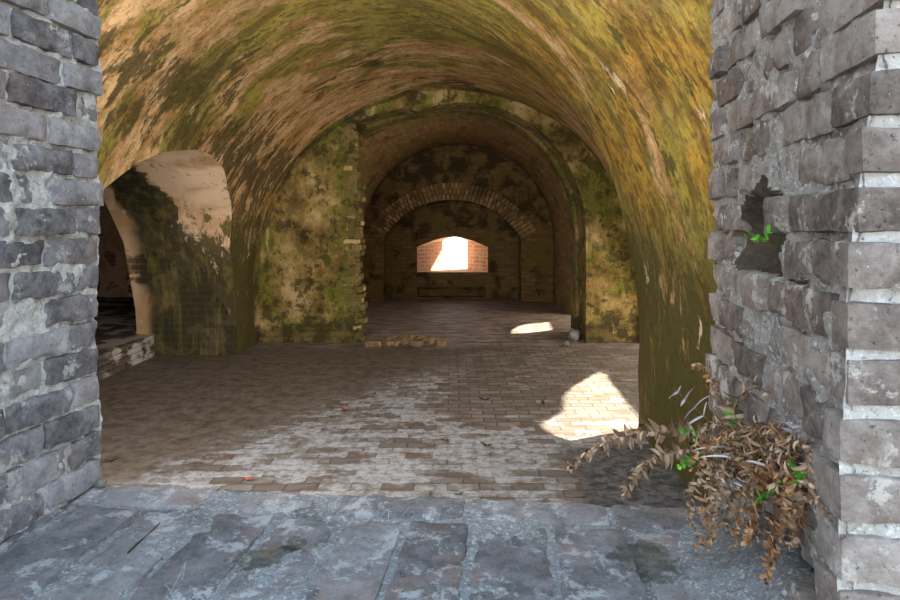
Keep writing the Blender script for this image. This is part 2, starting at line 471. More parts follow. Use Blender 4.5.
M_STALK = mat_plain('dry_stalk', (0.14, 0.075, 0.04), (0.30, 0.17, 0.09), 40)
M_LEAF = mat_plain('fallen_leaf', (0.20, 0.035, 0.015), (0.36, 0.09, 0.035), 60)
M_LEAFD = mat_plain('dark_leaf', (0.03, 0.02, 0.012), (0.10, 0.06, 0.03), 60)


# ------------------------------------------------------------------ object helpers
def tag(o, label=None, cat=None, group=None, kind=None):
    if label:
        o['label'] = label
    if cat:
        o['category'] = cat
    if group:
        o['group'] = group
    if kind:
        o['kind'] = kind
    return o


def mesh_obj(name, verts, faces, mats, parent=None, smooth=40, fmat=None, tint=None, link=True):
    me = bpy.data.meshes.new(name)
    me.from_pydata([tuple(v) for v in verts], [], faces)
    for m in (mats if isinstance(mats, (list, tuple)) else [mats]):
        me.materials.append(m)
    if fmat is not None:
        me.polygons.foreach_set('material_index', fmat)
    if tint is not None:
        a = me.attributes.new('tint', 'FLOAT', 'POINT')
        a.data.foreach_set('value', tint)
    me.update()
    if smooth:
        me.polygons.foreach_set('use_smooth', [True] * len(me.polygons))
        me.set_sharp_from_angle(angle=math.radians(smooth))
    o = bpy.data.objects.new(name, me)
    if link:
        COL.objects.link(o)
    if parent is not None:
        o.parent = parent
        o.matrix_parent_inverse = Matrix.Translation(-Vector(parent.location))
    return o


def empty(name, loc, label, cat, group=None, kind=None):
    o = bpy.data.objects.new(name, None)
    o.location = loc
    o.empty_display_size = 0.1
    COL.objects.link(o)
    return tag(o, label, cat, group, kind)


class Geo:
    def __init__(self):
        self.v, self.f, self.m, self.t = [], [], [], []

    def add(self, verts, faces, mi=0, tint=0.5):
        b = len(self.v)
        self.v += verts
        self.f += [tuple(i + b for i in f) for f in faces]
        self.m += [mi] * len(faces)
        self.t += [tint] * len(verts)

    def build(self, name, mats, parent=None, smooth=40):
        return mesh_obj(name, self.v, self.f, mats, parent, smooth, self.m, self.t)


def nz(p, s, seed=0.0):
    return noise.noise(Vector((p[0] * s + seed, p[1] * s + seed * 0.7, p[2] * s - seed)))


_cube_cache = {}


def cube_grid(nx, ny, nzv):
    """surface of a unit cube cut into a grid; verts in -0.5..0.5"""
    k = (nx, ny, nzv)
    if k in _cube_cache:
        return _cube_cache[k]
    idx, V, Fc = {}, [], []

    def vid(i, j, l):
        if (i, j, l) not in idx:
            idx[(i, j, l)] = len(V)
            V.append((i / nx - 0.5, j / ny - 0.5, l / nzv - 0.5))
        return idx[(i, j, l)]
    for j in range(ny):
        for l in range(nzv):
            Fc.append((vid(0, j, l), vid(0, j, l + 1), vid(0, j + 1, l + 1), vid(0, j + 1, l)))
            Fc.append((vid(nx, j, l), vid(nx, j + 1, l), vid(nx, j + 1, l + 1), vid(nx, j, l + 1)))
    for i in range(nx):
        for l in range(nzv):
            Fc.append((vid(i, 0, l), vid(i + 1, 0, l), vid(i + 1, 0, l + 1), vid(i, 0, l + 1)))
            Fc.append((vid(i, ny, l), vid(i, ny, l + 1), vid(i + 1, ny, l + 1), vid(i + 1, ny, l)))
    for i in range(nx):
        for j in range(ny):
            Fc.append((vid(i, j, 0), vid(i, j + 1, 0), vid(i + 1, j + 1, 0), vid(i + 1, j, 0)))
            Fc.append((vid(i, j, nzv), vid(i + 1, j, nzv), vid(i + 1, j + 1, nzv), vid(i, j + 1, nzv)))
    _cube_cache[k] = (V, Fc)
    return V, Fc


def brick(center, ax, ay, az, size, rad=0.008, rough=0.004, seed=None, cuts=None, chip=0.0):
    """a worn brick: rounded, chipped and uneven; ax, ay, az are its unit axes"""
    seed = random.uniform(0, 90) if seed is None else seed
    cuts = cuts or tuple(max(3, min(16, int(s / 0.016))) for s in size)
    V, Fc = cube_grid(*cuts)
    hx, hy, hz = (s / 2 for s in size)
    out = []
    for (a, b, c) in V:
        p = Vector((a * size[0], b * size[1], c * size[2]))
        q = Vector((max(-hx + rad, min(hx - rad, p.x)), max(-hy + rad, min(hy - rad, p.y)), max(-hz + rad, min(hz - rad, p.z))))
        d = p - q
        if d.length > 1e-9:
            nd = d.normalized()
            # corners keep inside the rounding radius
            if (abs(d.x) > 1e-6) + (abs(d.y) > 1e-6) + (abs(d.z) > 1e-6) > 1:
                p = q + nd * rad
        nrm = Vector((p.x / hx, p.y / hy, p.z / hz))
        e = sorted((abs(nrm.x), abs(nrm.y), abs(nrm.z)))
        edge = max(0.0, e[1] - 0.6) / 0.4
        k = nz(p, 22, seed) * rough + nz(p, 60, seed + 5) * rough * 0.5
        if chip:
            k -= chip * edge * max(0.0, nz(p, 16, seed + 11) + 0.15)
        p = p + nrm.normalized() * k
        out.append(center + ax * p.x + ay * p.y + az * p.z)
    return out, Fc


def lumpy(center, size, seed, sub=3, rough=0.25, freq=1.4):
    bm = bmesh.new()
    bmesh.ops.create_icosphere(bm, subdivisions=sub, radius=1)
    vs = []
    for v in bm.verts:
        k = 1 + rough * nz(v.co, freq, seed) + rough * 0.4 * nz(v.co, freq * 3, seed + 3)
        vs.append(Vector((v.co.x * size[0] * k, v.co.y * size[1] * k, v.co.z * size[2] * k)) + Vector(center))
    fs = [tuple(x.index for x in f.verts) for f in bm.faces]
    bm.free()
    return vs, fs


def box_geo(x0, x1, y0, y1, z0, z1):
    v = [Vector(p) for p in ((x0, y0, z0), (x1, y0, z0), (x1, y1, z0), (x0, y1, z0), (x0, y0, z1), (x1, y0, z1), (x1, y1, z1), (x0, y1, z1))]
    return v, [(0, 3, 2, 1), (4, 5, 6, 7), (0, 1, 5, 4), (1, 2, 6, 5), (2, 3, 7, 6), (3, 0, 4, 7)]


def loft(rings, flip=False):
    """closed solid through rings of equal length"""
    n = len(rings[0])
    v = [p for r in rings for p in r]
    f = []
    for k in range(len(rings) - 1):
        for i in range(n):
            j = (i + 1) % n
            q = (k * n + i, k * n + j, (k + 1) * n + j, (k + 1) * n + i)
            f.append(q[::-1] if flip else q)
    a, b = tuple(range(n)), tuple((len(rings) - 1) * n + i for i in range(n))
    f += [a if flip else a[::-1], b[::-1] if flip else b]
    return v, f


def temp(v, f, mat=None):
    me = bpy.data.meshes.new('cut')
    me.from_pydata([tuple(p) for p in v], [], f)
    if mat:
        me.materials.append(mat)
    bm = bmesh.new()
    bm.from_mesh(me)
    bmesh.ops.recalc_face_normals(bm, faces=bm.faces)
    bm.to_mesh(me)
    bm.free()
    o = bpy.data.objects.new('cut', me)
    COL.objects.link(o)
    return o


def carve(body, cutters):
    for c in cutters:
        md = body.modifiers.new('b', 'BOOLEAN')
        md.operation = 'DIFFERENCE'
        md.solver = 'EXACT'
        md.object = c
        dg = bpy.context.evaluated_depsgraph_get()
        me = bpy.data.meshes.new_from_object(body.evaluated_get(dg))
        body.modifiers.clear()
        body.data = me
        bpy.data.objects.remove(c)
    return body


# ------------------------------------------------------------------ the masonry: one mass, hollowed out
Y1, Y2 = 7.63, 11.69           # cross wall, back wall


def lerp(a, b, t):
    return a + (b - a) * t


def room_section(Y, npts=56):
    t = max(0.0, min(1.0, (Y - 4.4) / (Y1 - 4.4)))
    xl = lerp(-2.55, -2.42, t)
    xr = lerp(1.37, 2.42, t)
    zs, zc = 0.83, 3.22
    c, a = (xl + xr) / 2, (xr - xl) / 2
    pts = []
    for z in (-0.15, 0.15, 0.4, 0.62):
        pts.append(Vector((xl, Y, z)))
    for i in range(npts + 1):
        th = pi - pi * i / npts
        pts.append(Vector((c + a * cos(th), Y, zs + (zc - zs) * sin(th))))
    for z in (0.62, 0.4, 0.15, -0.15):
        pts.append(Vector((xr, Y, z)))
    cc = Vector((c, Y, 0.9))
    out = []
    for p in pts:
        d = (p - cc).normalized()
        d.y = 0
        k = 0.035 * nz(p, 1.3, 4) + 0.018 * nz(p, 4.5, 9)
        if p.z < 0:
            k = 0
        out.append(p + d * k)
    return out


ys = [1.2] + [1.9 + i * 0.115 for i in range(int((Y1 - 1.9) / 0.115))] + [Y1]
void_room = temp(*loft([room_section(y) for y in ys]), M_VAULT)


def arch_ring(center, half, zs, zc, z0, const, axis, npts=28, jit=0.0):
    """an arched outline in a plane; axis 'x' holds X = const (outline in Y, Z), 'y' holds Y = const"""
    pts = [(center - half, z0)] + [(center - half, lerp(z0, zs, k / 4)) for k in range(1, 4)]
    pts += [(center + half * cos(pi - pi * i / npts), zs + (zc - zs) * sin(pi - pi * i / npts)) for i in range(npts + 1)]
    pts += [(center + half, lerp(zs, z0, k / 4)) for k in range(1, 4)] + [(center + half, z0)]
    out = []
    for a, z in pts:
        p = Vector((const, a, z)) if axis == 'x' else Vector((a, const, z))
        if jit and z > 0:
            d = (p - (Vector((const, center, zs)) if axis == 'x' else Vector((center, const, zs)))).normalized()
            p = p + d * (jit * nz(p, 2.0, 3) + jit * 0.5 * nz(p, 7, 8))
        out.append(p)
    return out


left_pass = temp(*loft([arch_ring(5.2, 1.7, 0.30, 2.16, -0.12, x, 'x', jit=0.05) for x in [-3.75 + 0.12 * i for i in range(19)]]), M_PASS)
neighbour = temp(*box_geo(-6.9, -3.62, 3.0, 10.5, 0.05, 2.7), M_PASS)
right_pass = temp(*loft([arch_ring(6.0, 1.58, 0.55, 1.75, -0.12, x, 'x', jit=0.03) for x in [1.2 + 0.25 * i for i in range(10)]]), M_PASS)

# opening through the cross wall: a ragged broken edge on one side, a true arch on the other
rng = random.Random(3)
op = []
zz = -0.12
teeth = []
while zz < 2.78:
    x = -1.175 + rng.uniform(-0.05, 0.045) + (0.05 if zz < 0.5 else 0) - 0.03 * (zz > 2.0)
    teeth.append((x, zz))
    teeth.append((x, zz + 0.076))
    zz += 0.076
op += teeth
acx, ar, azs = 0.17, 1.56, 1.42
op += [(-1.14, 2.84), (-0.9, 2.93), (-0.6, 2.99)]
for i in range(25):
    th = pi * 0.62 - pi * 0.62 * i / 24
    op.append((acx + ar * cos(th), azs + (3.06 - azs) * sin(th) + 0.01 * nz((i, 0, 0), 0.9)))
op += [(acx + ar, 0.9), (acx + ar, 0.4), (acx + ar, -0.12)]
ring = lambda y: [Vector((x, y, z)) for x, z in op]
opening = temp(*loft([ring(7.4), ring(8.1)]), M_MID)


def inner_ring(y):
    aL, aR, zs, zc = 2.45, 1.525, 1.3, 3.05
    pts = [(0.17 - aL, -0.12), (0.17 - aL, 0.6)]
    for i in range(41):
        th = pi - pi * i / 40
        pts.append((0.17 + (aL if cos(th) < 0 else aR) * cos(th), zs + (zc - zs) * sin(th)))
    pts += [(0.17 + aR, 0.6), (0.17 + aR, -0.12)]
    return [Vector((x, y, z)) for x, z in pts]


inner_arch = temp(*loft([inner_ring(8.0), inner_ring(8.3), inner_ring(8.6)]), M_MID)


def cham_section(Y):
    t = (Y - 8.42) / (Y2 - 8.42)
    aL, aR = lerp(2.45, 1.86, t), lerp(1.86, 1.84, t)
    zs, zc = 1.2, 3.07
    pts = [Vector((0.17 - aL, Y, z)) for z in (-0.12, 0.3, 0.75)]
    for i in range(41):
        th = pi - pi * i / 40
        pts.append(Vector((0.17 + (aL if cos(th) < 0 else aR) * cos(th), Y, zs + (zc - zs) * sin(th))))
    pts += [Vector((0.17 + aR, Y, z)) for z in (0.75, 0.3, -0.12)]
    out = []
    for p in pts:
        d = (p - Vector((0.17, Y, 1.0))).normalized()
        out.append(p + d * (0.012 * nz(p, 3, 2) if p.z > 0 else 0))
    return out


chamber = temp(*loft([cham_section(lerp(8.42, Y2, k / 22)) for k in range(23)]), M_CHAM)
# left of the ragged edge the chamber mouth is open behind a thin wall
niche = temp(*loft([arch_ring(0.045, 1.345, 1.22, 1.985, -0.1, y, 'y') for y in (11.5, 12.2)]), M_BACK)


def emb_ring(xl, xr, z0, zs, zc, y, k=14):
    pts = [(xl, z0), (xl, zs)]
    for i in range(1, k):
        s = i / k
        pts.append((lerp(xl, xr, s), zs + (zc - zs) * sin(pi * s)))
    pts += [(xr, zs), (xr, z0)]
    return [Vector((x, y, z)) for x, z in pts]


embrasure = temp(*loft([emb_ring(-0.69, 0.79, 0.54, 1.04, 1.25, 12.14), emb_ring(-0.67, 0.77, 0.54, 1.05, 1.26, 12.2),
                        emb_ring(-0.148, 0.362, 0.57, 1.17, 1.245, 12.72), emb_ring(-0.148, 0.362, 0.57, 1.17, 1.245, 12.76),
                        emb_ring(-0.3, 1.6, 0.5, 1.3, 1.4, 13.3)]), M_EMB)
slot = temp(*box_geo(-0.66, 0.72, 12.0, 12.5, 0.03, 0.235), M_BACK)
side_door = temp(*loft([arch_ring(9.25, 0.74, 1.3, 1.6, -0.1, x, 'x') for x in (1.75, 3.6)]), M_CHAM)
mass = temp(*box_geo(-7.2, 3.2, 1.86, 12.9, -0.4, 4.4), M_VAULT)
for m in (M_PASS, M_MID, M_CHAM, M_BACK, M_EMB):
    mass.data.materials.append(m)
carve(mass, [void_room, left_pass, neighbour, right_pass, opening, inner_arch, chamber, niche, embrasure, slot, side_door])


def classify(c, mname):
    outer = c.x < -7.1 or c.x > 3.19 or c.z > 4.3 or c.y < 1.87 or c.y > 12.88 or c.z < -0.35
    if mname == 'pale_brick':
        return 'window_2'
    if outer:
        return 'ceiling'
    if c.y > 11.6:
        return 'wall_back'
    if mname == 'mossy_plaster' or (7.5 < c.y < 8.43 and c.x > -2.6):
        return 'wall_middle'
    if mname == 'vault_brick' or c.y > 8.42 and c.x > -2.6:
        return 'ceiling.001' if c.z > 1.15 else ('wall_left.001' if c.x < 0 else 'wall_right.001')
    if mname == 'pink_plaster':
        return 'wall_left' if c.x < 0 else 'wall_right'
    if c.z > 0.95:
        return 'ceiling'
    return 'wall_left' if c.x < 0 else 'wall_right'


SURF = {'ceiling': M_VAULT, 'ceiling.001': M_CHAM, 'wall_back': M_BACK, 'wall_middle': M_MID, 'window_2': M_EMB, 'wall_left': M_VAULT, 'wall_right': M_VAULT, 'wall_left.001': M_CHAM, 'wall_right.001': M_CHAM}
LAB = {'ceiling': ('high stained plaster vault over the near room', 'ceiling'),
       'ceiling.001': ('dim brick barrel vault over the far chamber', 'ceiling'),
       'wall_back': ('dark brick end wall with an arched recess round the bright gun port', 'wall'),
       'wall_middle': ('mossy cross wall with a ragged broken edge and tall arched opening', 'wall'),
       'window_2': ('bright splayed gun port low in the far end wall', 'window'),
       'wall_left': ('stained side wall with a pinkish arched passage', 'wall'),
       'wall_right': ('streaked green and tan pier wall rising behind the fern', 'wall'),
       'wall_left.001': ('brick side wall of far chamber hidden behind ragged broken edge', 'wall'),
       'wall_right.001': ('narrow strip of brick side wall beside the dark end wall', 'wall')}
src = mass.data
names = [m.name if m else '' for m in src.materials]
buckets = {}
for p in src.polygons:
    mn = names[p.material_index]
    k = classify(p.center, mn)
    buckets.setdefault(k, []).append(p)
for k, polys in sorted(buckets.items()):
    vm, vs, fs, fm = {}, [], [], []
    mats = [SURF[k], M_PASS]
    for p in polys:
        f = []
        for vi in p.vertices:
            if vi not in vm:
                vm[vi] = len(vs)
                vs.append(src.vertices[vi].co.copy())
            f.append(vm[vi])
        fs.append(tuple(f))
        fm.append(1 if names[p.material_index] == 'pink_plaster' and k in ('wall_left', 'wall_right') else 0)
    o = mesh_obj(k, vs, fs, mats, smooth=30, fmat=fm)
    tag(o, LAB[k][0], LAB[k][1], kind='structure')
bpy.data.objects.remove(mass)

# ------------------------------------------------------------------ floor, step, outside ground, sun mask
gv, gf = [], []
nx, ny = 110, 120
for j in range(ny + 1):
    for i in range(nx + 1):
        x, y = lerp(-3.4, 5.6, i / nx), lerp(1.7, 12.6, j / ny)
        z = 0.012 * nz((x, y, 0), 0.9, 3) + 0.006 * nz((x, y, 0), 4, 7)
        gv.append((x, y, z))
for j in range(ny):
    for i in range(nx):
        a = j * (nx + 1) + i
        gf.append((a, a + 1, a + nx + 2, a + nx + 1))
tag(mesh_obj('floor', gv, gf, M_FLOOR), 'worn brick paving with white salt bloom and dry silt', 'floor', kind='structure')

n = NT('ledge_brick')
br, bf = n.brick(n.comb(n.Y, n.Z), 0.21, 0.076, 0.012, (0.085, 0.058, 0.042), (0.045, 0.032, 0.024), (0.10, 0.085, 0.07))
wh = n.step(n.noise(n.scale(n.pos, (1, 1, 1.6)), 3.0, 7, 0.6), 0.47, 0.55)
wh = n.math('MULTIPLY', wh, n.step(n.Y, 5.75, 6.0))
col = n.mix(n.math('MULTIPLY', wh, 0.85), br, (0.40, 0.37, 0.33))
M_LEDGE = n.out(col, 0.9, n.bump(n.math('MULTIPLY', bf, -1.0), 0.7, 0.02))
g = Geo()
for k in range(4):
    yy = 3.3
    while yy < 6.72:
        L = random.uniform(0.19, 0.23)
        c = Vector((-3.43 + random.uniform(-0.006, 0.006), yy + L / 2, 0.03 + k * 0.064))
        g.add(*brick(c, Vector((0, 1, 0)), Vector((1, 0, 0)), Vector((0, 0, 1)), (L - 0.008, 0.12, 0.060), 0.006, 0.004, cuts=(5, 3, 3)))
        yy += L
g.add(*box_geo(-6.95, -3.40, 2.9, 10.6, -0.2, 0.24))
tag(g.build('step', [M_LEDGE]), 'low brick step with white patches across the pinkish side passage', 'step', kind='structure')

gz = mesh_obj('ground', [(-30, 12.88, 0.35), (40, 12.88, 0.35), (40, 70, 0.35), (-30, 70, 0.35)], [(0, 1, 2, 3)], M_SAND)
tag(gz, 'sunlit sand outside beyond the bright gun port', 'ground', kind='structure')
gz = mesh_obj('ground', [(-20, -20, 0.0), (20, -20, 0.0), (20, 1.75, 0.0), (-20, 1.75, 0.0)], [(0, 1, 2, 3)], M_STONE)
tag(gz, 'bare ground in front of the near window opening', 'ground', kind='structure')

# unseen slab added as a sun mask; its holes shape the floor's sun patches
XW = 5.2


def back_to(pt, x):
    k = (x - pt[0]) / -SUN.x
    return Vector((x, pt[1] - SUN.y * k, pt[2] - SUN.z * k))


patch1 = [at(526, 431, 4.37), at(548, 420, 4.6), at(564, 411, 4.84), at(564, 397, 5.23), at(573, 387, 5.55), at(586, 379, 5.84), at(600, 371, 6.16), at(607, 374, 6.04), at(618, 390, 5.45),
          at(628, 404, 5.03), at(640, 417, 4.69), at(640, 432, 4.35), at(620, 436, 4.27), at(600, 441, 4.17), at(572, 443, 4.13), at(560, 438, 4.22), at(545, 436, 4.27)]
patch2 = [at(497, 331, 8.5), at(512, 325, 9.0), at(517, 320, 9.47), at(527, 318, 9.68), at(549, 318, 9.68), at(549, 324, 9.1), at(552, 330, 8.57), at(525, 333, 8.33), at(503, 334, 8.26)]
slab = temp(*box_geo(XW, XW + 0.25, 0.5, 13.4, -0.3, 6.5), M_SUNMASK)
cuts = []
for pp in (patch1, patch2):
    P0 = [Vector((p.x, p.y, 0.0)) for p in pp]
    cuts.append(temp(*loft([[back_to(p, XW - 0.3) for p in P0], [back_to(p, XW + 0.6) for p in P0]]), M_SUNMASK))
carve(slab, cuts)
slab.name = 'sun_mask'
tag(slab, 'unseen added slab with two holes that shape the sun patches', 'wall', kind='structure')

# ------------------------------------------------------------------ brick arch over the recess in the back wall
g = Geo()
acx, aw, azs, azc = 0.045, 1.345, 1.22, 1.985
R = ((azc - azs) ** 2 + aw ** 2) / (2 * (azc - azs))
zc0 = azc - R
half = math.asin(min(1, aw / R))
for row in range(3):
    r0 = R + 0.012 + row * 0.112
    nb = int(2 * half * r0 / 0.078)
    for i in range(nb):
        th = -half * 1.0 + 2 * half * (i + 0.5) / nb
        d = Vector((sin(th), 0, cos(th)))
        tdir = Vector((cos(th), 0, -sin(th)))
        c = Vector((acx, Y2 + 0.055 - random.uniform(0, 0.012), zc0)) + d * (r0 + 0.05)
        g.add(*brick(c, d, Vector((0, 1, 0)), tdir, (0.103, 0.15, 0.062), 0.006, 0.004, cuts=(3, 3, 3)), tint=random.random())
n = NT('arch_brick')
tt = n.attr('tint').outputs['Fac']
col = n.mix(tt, (0.14, 0.075, 0.028), (0.34, 0.21, 0.085))
M_VOUS = n.out(n.mix(n.math('MULTIPLY', n.step(n.noise(n.pos, 2.5, 6), 0.5, 0.65), 0.7), col, (0.06, 0.042, 0.015)), 0.9)
tag(g.build('trim_1', [M_VOUS]), 'flat arch of upright bricks over the recess in the end wall', 'arch', kind='structure')

# edge bricks of the ragged break in the cross wall
g = Geo()
rr = random.Random(11)
zz = 0.04
while zz < 2.80:
    L = rr.uniform(0.10, 0.22)
    x1 = -1.165 + rr.uniform(-0.045, 0.04) + (0.06 if zz < 0.4 else 0) - (0.03 if zz > 2 else 0)
    c = Vector((x1 - L / 2, Y1 + 0.07 + rr.uniform(-0.008, 0.03), zz))
    g.add(*brick(c, Vector((1, 0, 0)), Vector((0, 1, 0)), Vector((0, 0, 1)), (L, 0.14, 0.064), 0.01, 0.008, cuts=(6, 4, 3), chip=0.02), tint=rr.random())
    if rr.random() < 0.4:
        c2 = Vector((x1 - 0.05, Y1 + 0.25, zz))
        g.add(*brick(c2, Vector((1, 0, 0)), Vector((0, 1, 0)), Vector((0, 0, 1)), (0.16, 0.2, 0.064), 0.01, 0.008, cuts=(4, 4, 3), chip=0.02), tint=rr.random())
    zz += 0.078
n = NT('broken_brick')
tt = n.attr('tint').outputs['Fac']
col = n.ramp(tt, [(0.0, (0.05, 0.036, 0.010)), (0.6, (0.15, 0.10, 0.03)), (0.98, (0.42, 0.29, 0.13))])
M_BROKEN = n.out(n.mix(n.math('MULTIPLY', n.step(n.noise(n.pos, 4, 6), 0.45, 0.65), 0.6), col, (0.10, 0.10, 0.015)), 0.9, n.bump(n.noise(n.pos, 30, 5), 0.6, 0.01))
tag(g.build('trim_2', [M_BROKEN]), 'ragged brick ends down the broken edge of the mossy cross wall', 'brickwork', kind='structure')

# ------------------------------------------------------------------ the near window: jambs and sill
win = empty('window_1', (-0.1, 1.6, 0.76), 'near window opening with worn brick jambs and sill', 'window', kind='structure')
ZU = Vector((0, 0, 1))


def jamb(side):
    rg = random.Random(21 if side < 0 else 33)
    g = Geo()
    if side < 0:
        B, t, nrm = Vector((-1.003, 1.72, 0)), Vector((-0.10, -1, 0)).normalized(), Vector((1, -0.10, 0)).normalized()
        length, z_off, mb = 0.95, 1.549, 0
    else:
        B, t, nrm = Vector((0.682, 1.58, 0)), Vector((-0.177, -1, 0)).normalized(), Vector((-1, 0.177, 0)).normalized()
        length, z_off, mb = 0.79, 1.482, 0
    pitch = 0.0785

    def lean(s, z):
        """how far the face stands in the opening: the near corner leans back, the foot is eaten away"""
        k = 0.012 * nz((s, z, 0), 3.0, 5 + side)
        if side > 0:
            k += (-0.10 * max(0.0, z - 1.45) + 0.07 * max(0.0, min(0.3, 1.45 - z))) * (s / length)
            k -= 0.085 * max(0.0, min(1.0, (1.06 - z) / 0.16)) * max(0.0, min(1.0, (length - 0.10 - s) / 0.2)) * min(1.0, s / 0.25)
        else:
            k += 0.0
        return k
    def cavity(y, z):
        """below 1 inside the hollow where bricks have fallen out"""
        return sqrt(((y - 1.25) / 0.17) ** 2 + ((z - 1.475) / 0.105) ** 2) + 0.35 * nz((y, z, 0), 14, 6)
    z0 = z_off - 11 * pitch
    for c in range(26):
        zc = z0 + (c + 0.5) * pitch
        if zc < 0.70 or zc > 2.55:
            continue
        s = -rg.uniform(0.0, 0.012)
        full = c % 2
        first = True
        while s < length - 0.02:
            L = rg.choice((0.20, 0.215, 0.105)) if not first else (0.20 if full else 0.105)
            if rg.random() < 0.15:
                L *= rg.uniform(0.7, 1.2)
            L = min(L, length - s)
            if length - (s + L) < 0.06:
                L = length - s
            joint = rg.uniform(0.004, 0.011)
            sm = s + L / 2
            corner = side > 0 and s + L > length - 0.01
            prot = rg.uniform(-0.003, 0.005) if side < 0 or corner else rg.uniform(-0.009, 0.009)
            if rg.random() < 0.12 and not corner:
                prot -= rg.uniform(0.008, 0.02)
            Yw = (B + t * sm).y
            if side > 0 and cavity(Yw, zc) < 0.85:
                s += L
                first = False
                continue
            if side > 0 and 1.24 < zc < 1.33 and 1.05 < Yw < 1.20:
                prot -= 0.03
            depth = 0.20 if corner else 0.11
            tl = rg.uniform(-0.02, 0.02)
            tt_ = (t + ZU * tl).normalized()
            h = pitch - (0.014 if corner else rg.uniform(0.005, 0.011))
            ctr = B + t * sm + nrm * (prot - depth / 2 + lean(sm, zc)) + ZU * (zc + rg.uniform(-0.003, 0.003))
            g.add(*brick(ctr, tt_, nrm, ZU, (L - joint, depth, h), 0.006, 0.005 if side < 0 else (0.004 if corner else 0.006), rg.uniform(0, 80),
                         chip=(0.013 if side < 0 else 0.020) if not corner else 0.006), mi=0, tint=rg.random())
            s += L
            first = False
    # mortar bed over the reveal
    ns, nzr = int(length / 0.0065), int(1.75 / 0.0065)
    mv, mf = [], []
    seed = 40 + side
    for j in range(nzr + 1):
        z = 0.68 + 1.85 * j / nzr
        for i in range(ns + 1):
            s = -0.006 + (length - 0.004) * i / ns
            p = B + t * s + ZU * z
            q = (p.x * 1.0, p.y, p.z)
            big = nz(q, 8, seed)
            k = -0.009 + (0.008 if side < 0 else 0.011) * big + (0.011 if side < 0 else 0.009) * nz(q, 28, seed + 1) + 0.006 * nz(q, 75, seed + 2)
            Yw = p.y
            if side > 0:
                k -= 0.004
                cv = max(0.0, min(1.0, (1.0 - cavity(Yw, z)) / 0.45))
                k -= 0.055 * cv * cv * (3 - 2 * cv)
                hole = max(0.0, nz(q, 11, seed + 6) - 0.42)
                k -= hole * 0.18
            k = max(-0.085, min(0.012, k - (0.0025 if side < 0 else 0.0)))
            mv.append(p + nrm * (k + lean(s, z)))
    for j in range(nzr):
        for i in range(ns):
            a = j * (ns + 1) + i
            mf.append((a, a + 1, a + ns + 2, a + ns + 1))
    g.add(mv, mf, mi=1 if side < 0 else 2)
    if side > 0:
        for q in range(len(mf)):
            a = mf[q][0]
            s_, z_ = -0.006 + (length - 0.004) * (a % (ns + 1)) / ns, 0.68 + 1.85 * (a // (ns + 1)) / nzr
            if cavity((B + t * s_).y, z_) < 1.02:
                g.m[len(g.m) - len(mf) + q] = 3
    if side > 0:
        # mortar bed over the outer face
        mv, mf = [], []
        na = 40
        C0 = B + t * (length - 0.012)
        for j in range(nzr + 1):
            z = 0.68 + 1.85 * j / nzr
            for i in range(na + 1):
                a = 0.40 * (i / na) ** 1.4
                p = C0 - nrm * (a + 0.004) + ZU * z
                k = -0.003 + 0.006 * nz(p, 14, 3) + 0.005 * nz(p, 40, 5)
                mv.append(p + t * k + nrm * lean(length, z))
        for j in range(nzr):
            for i in range(na):
                a = j * (na + 1) + i
                mf.append((a, a + na + 1, a + na + 2, a + 1))
        g.add(mv, mf, mi=1)
        # bricks further along the outer face
        for c in range(26):
            zc = z0 + (c + 0.5) * pitch
            if zc < 0.70 or zc > 2.55:
                continue
            a = 0.205
            while a < 1.1:
                ctr = B + t * (length - 0.06) - nrm * (a + 0.1) + ZU * zc + nrm * lean(length, zc)
                g.add(*brick(ctr, nrm, t, ZU, (0.195, 0.11, pitch - 0.018), 0.008, 0.005, cuts=(6, 3, 3)), mi=0, tint=rg.random())
                a += 0.21
    # the body of the wall behind the facing
    bx = []
    wdt = 4.0
    for s in (0.02, length - 0.05):
        for d in (0.135 if side > 0 else 0.06, wdt):
            bx.append(B + t * s - nrm * d)
    v8 = []
    for z in (-0.2, 4.4):
        v8 += [Vector((p.x, p.y, z)) for p in (bx[0], bx[1], bx[3], bx[2])]
    g.add(v8, [(0, 3, 2, 1), (4, 5, 6, 7), (0, 1, 5, 4), (1, 2, 6, 5), (2, 3, 7, 6), (3, 0, 4, 7)], mi=1)
    return g.build('jamb', [M_BRICK if side < 0 else M_BRICKR, M_MORTAR, M_CRUMB, M_SOIL], win, smooth=50)


jl = jamb(-1)
tag(jl, 'blue grey brick jamb with thick white mortar')
jr = jamb(1)
tag(jr, 'eroded brown grey brick jamb with a dark cavity and tiny green plant')

# sill
SILLZ = 0.76
O = Vector((-1.0, 1.72, 0))
ud = Vector((0.9965, -0.083, 0))
vd = Vector((-0.10, -0.995, 0))


def mound(x, y):
    """loose mortar and soil heaped against the foot of the fern's jamb"""
    xr = 0.478 + 0.177 * y
    d = max(0.0, xr - x)
    k = math.exp(-(d / 0.13) ** 2)
    return 0.095 * k * max(0.0, min(1.0, (1.60 - y) / 0.35))


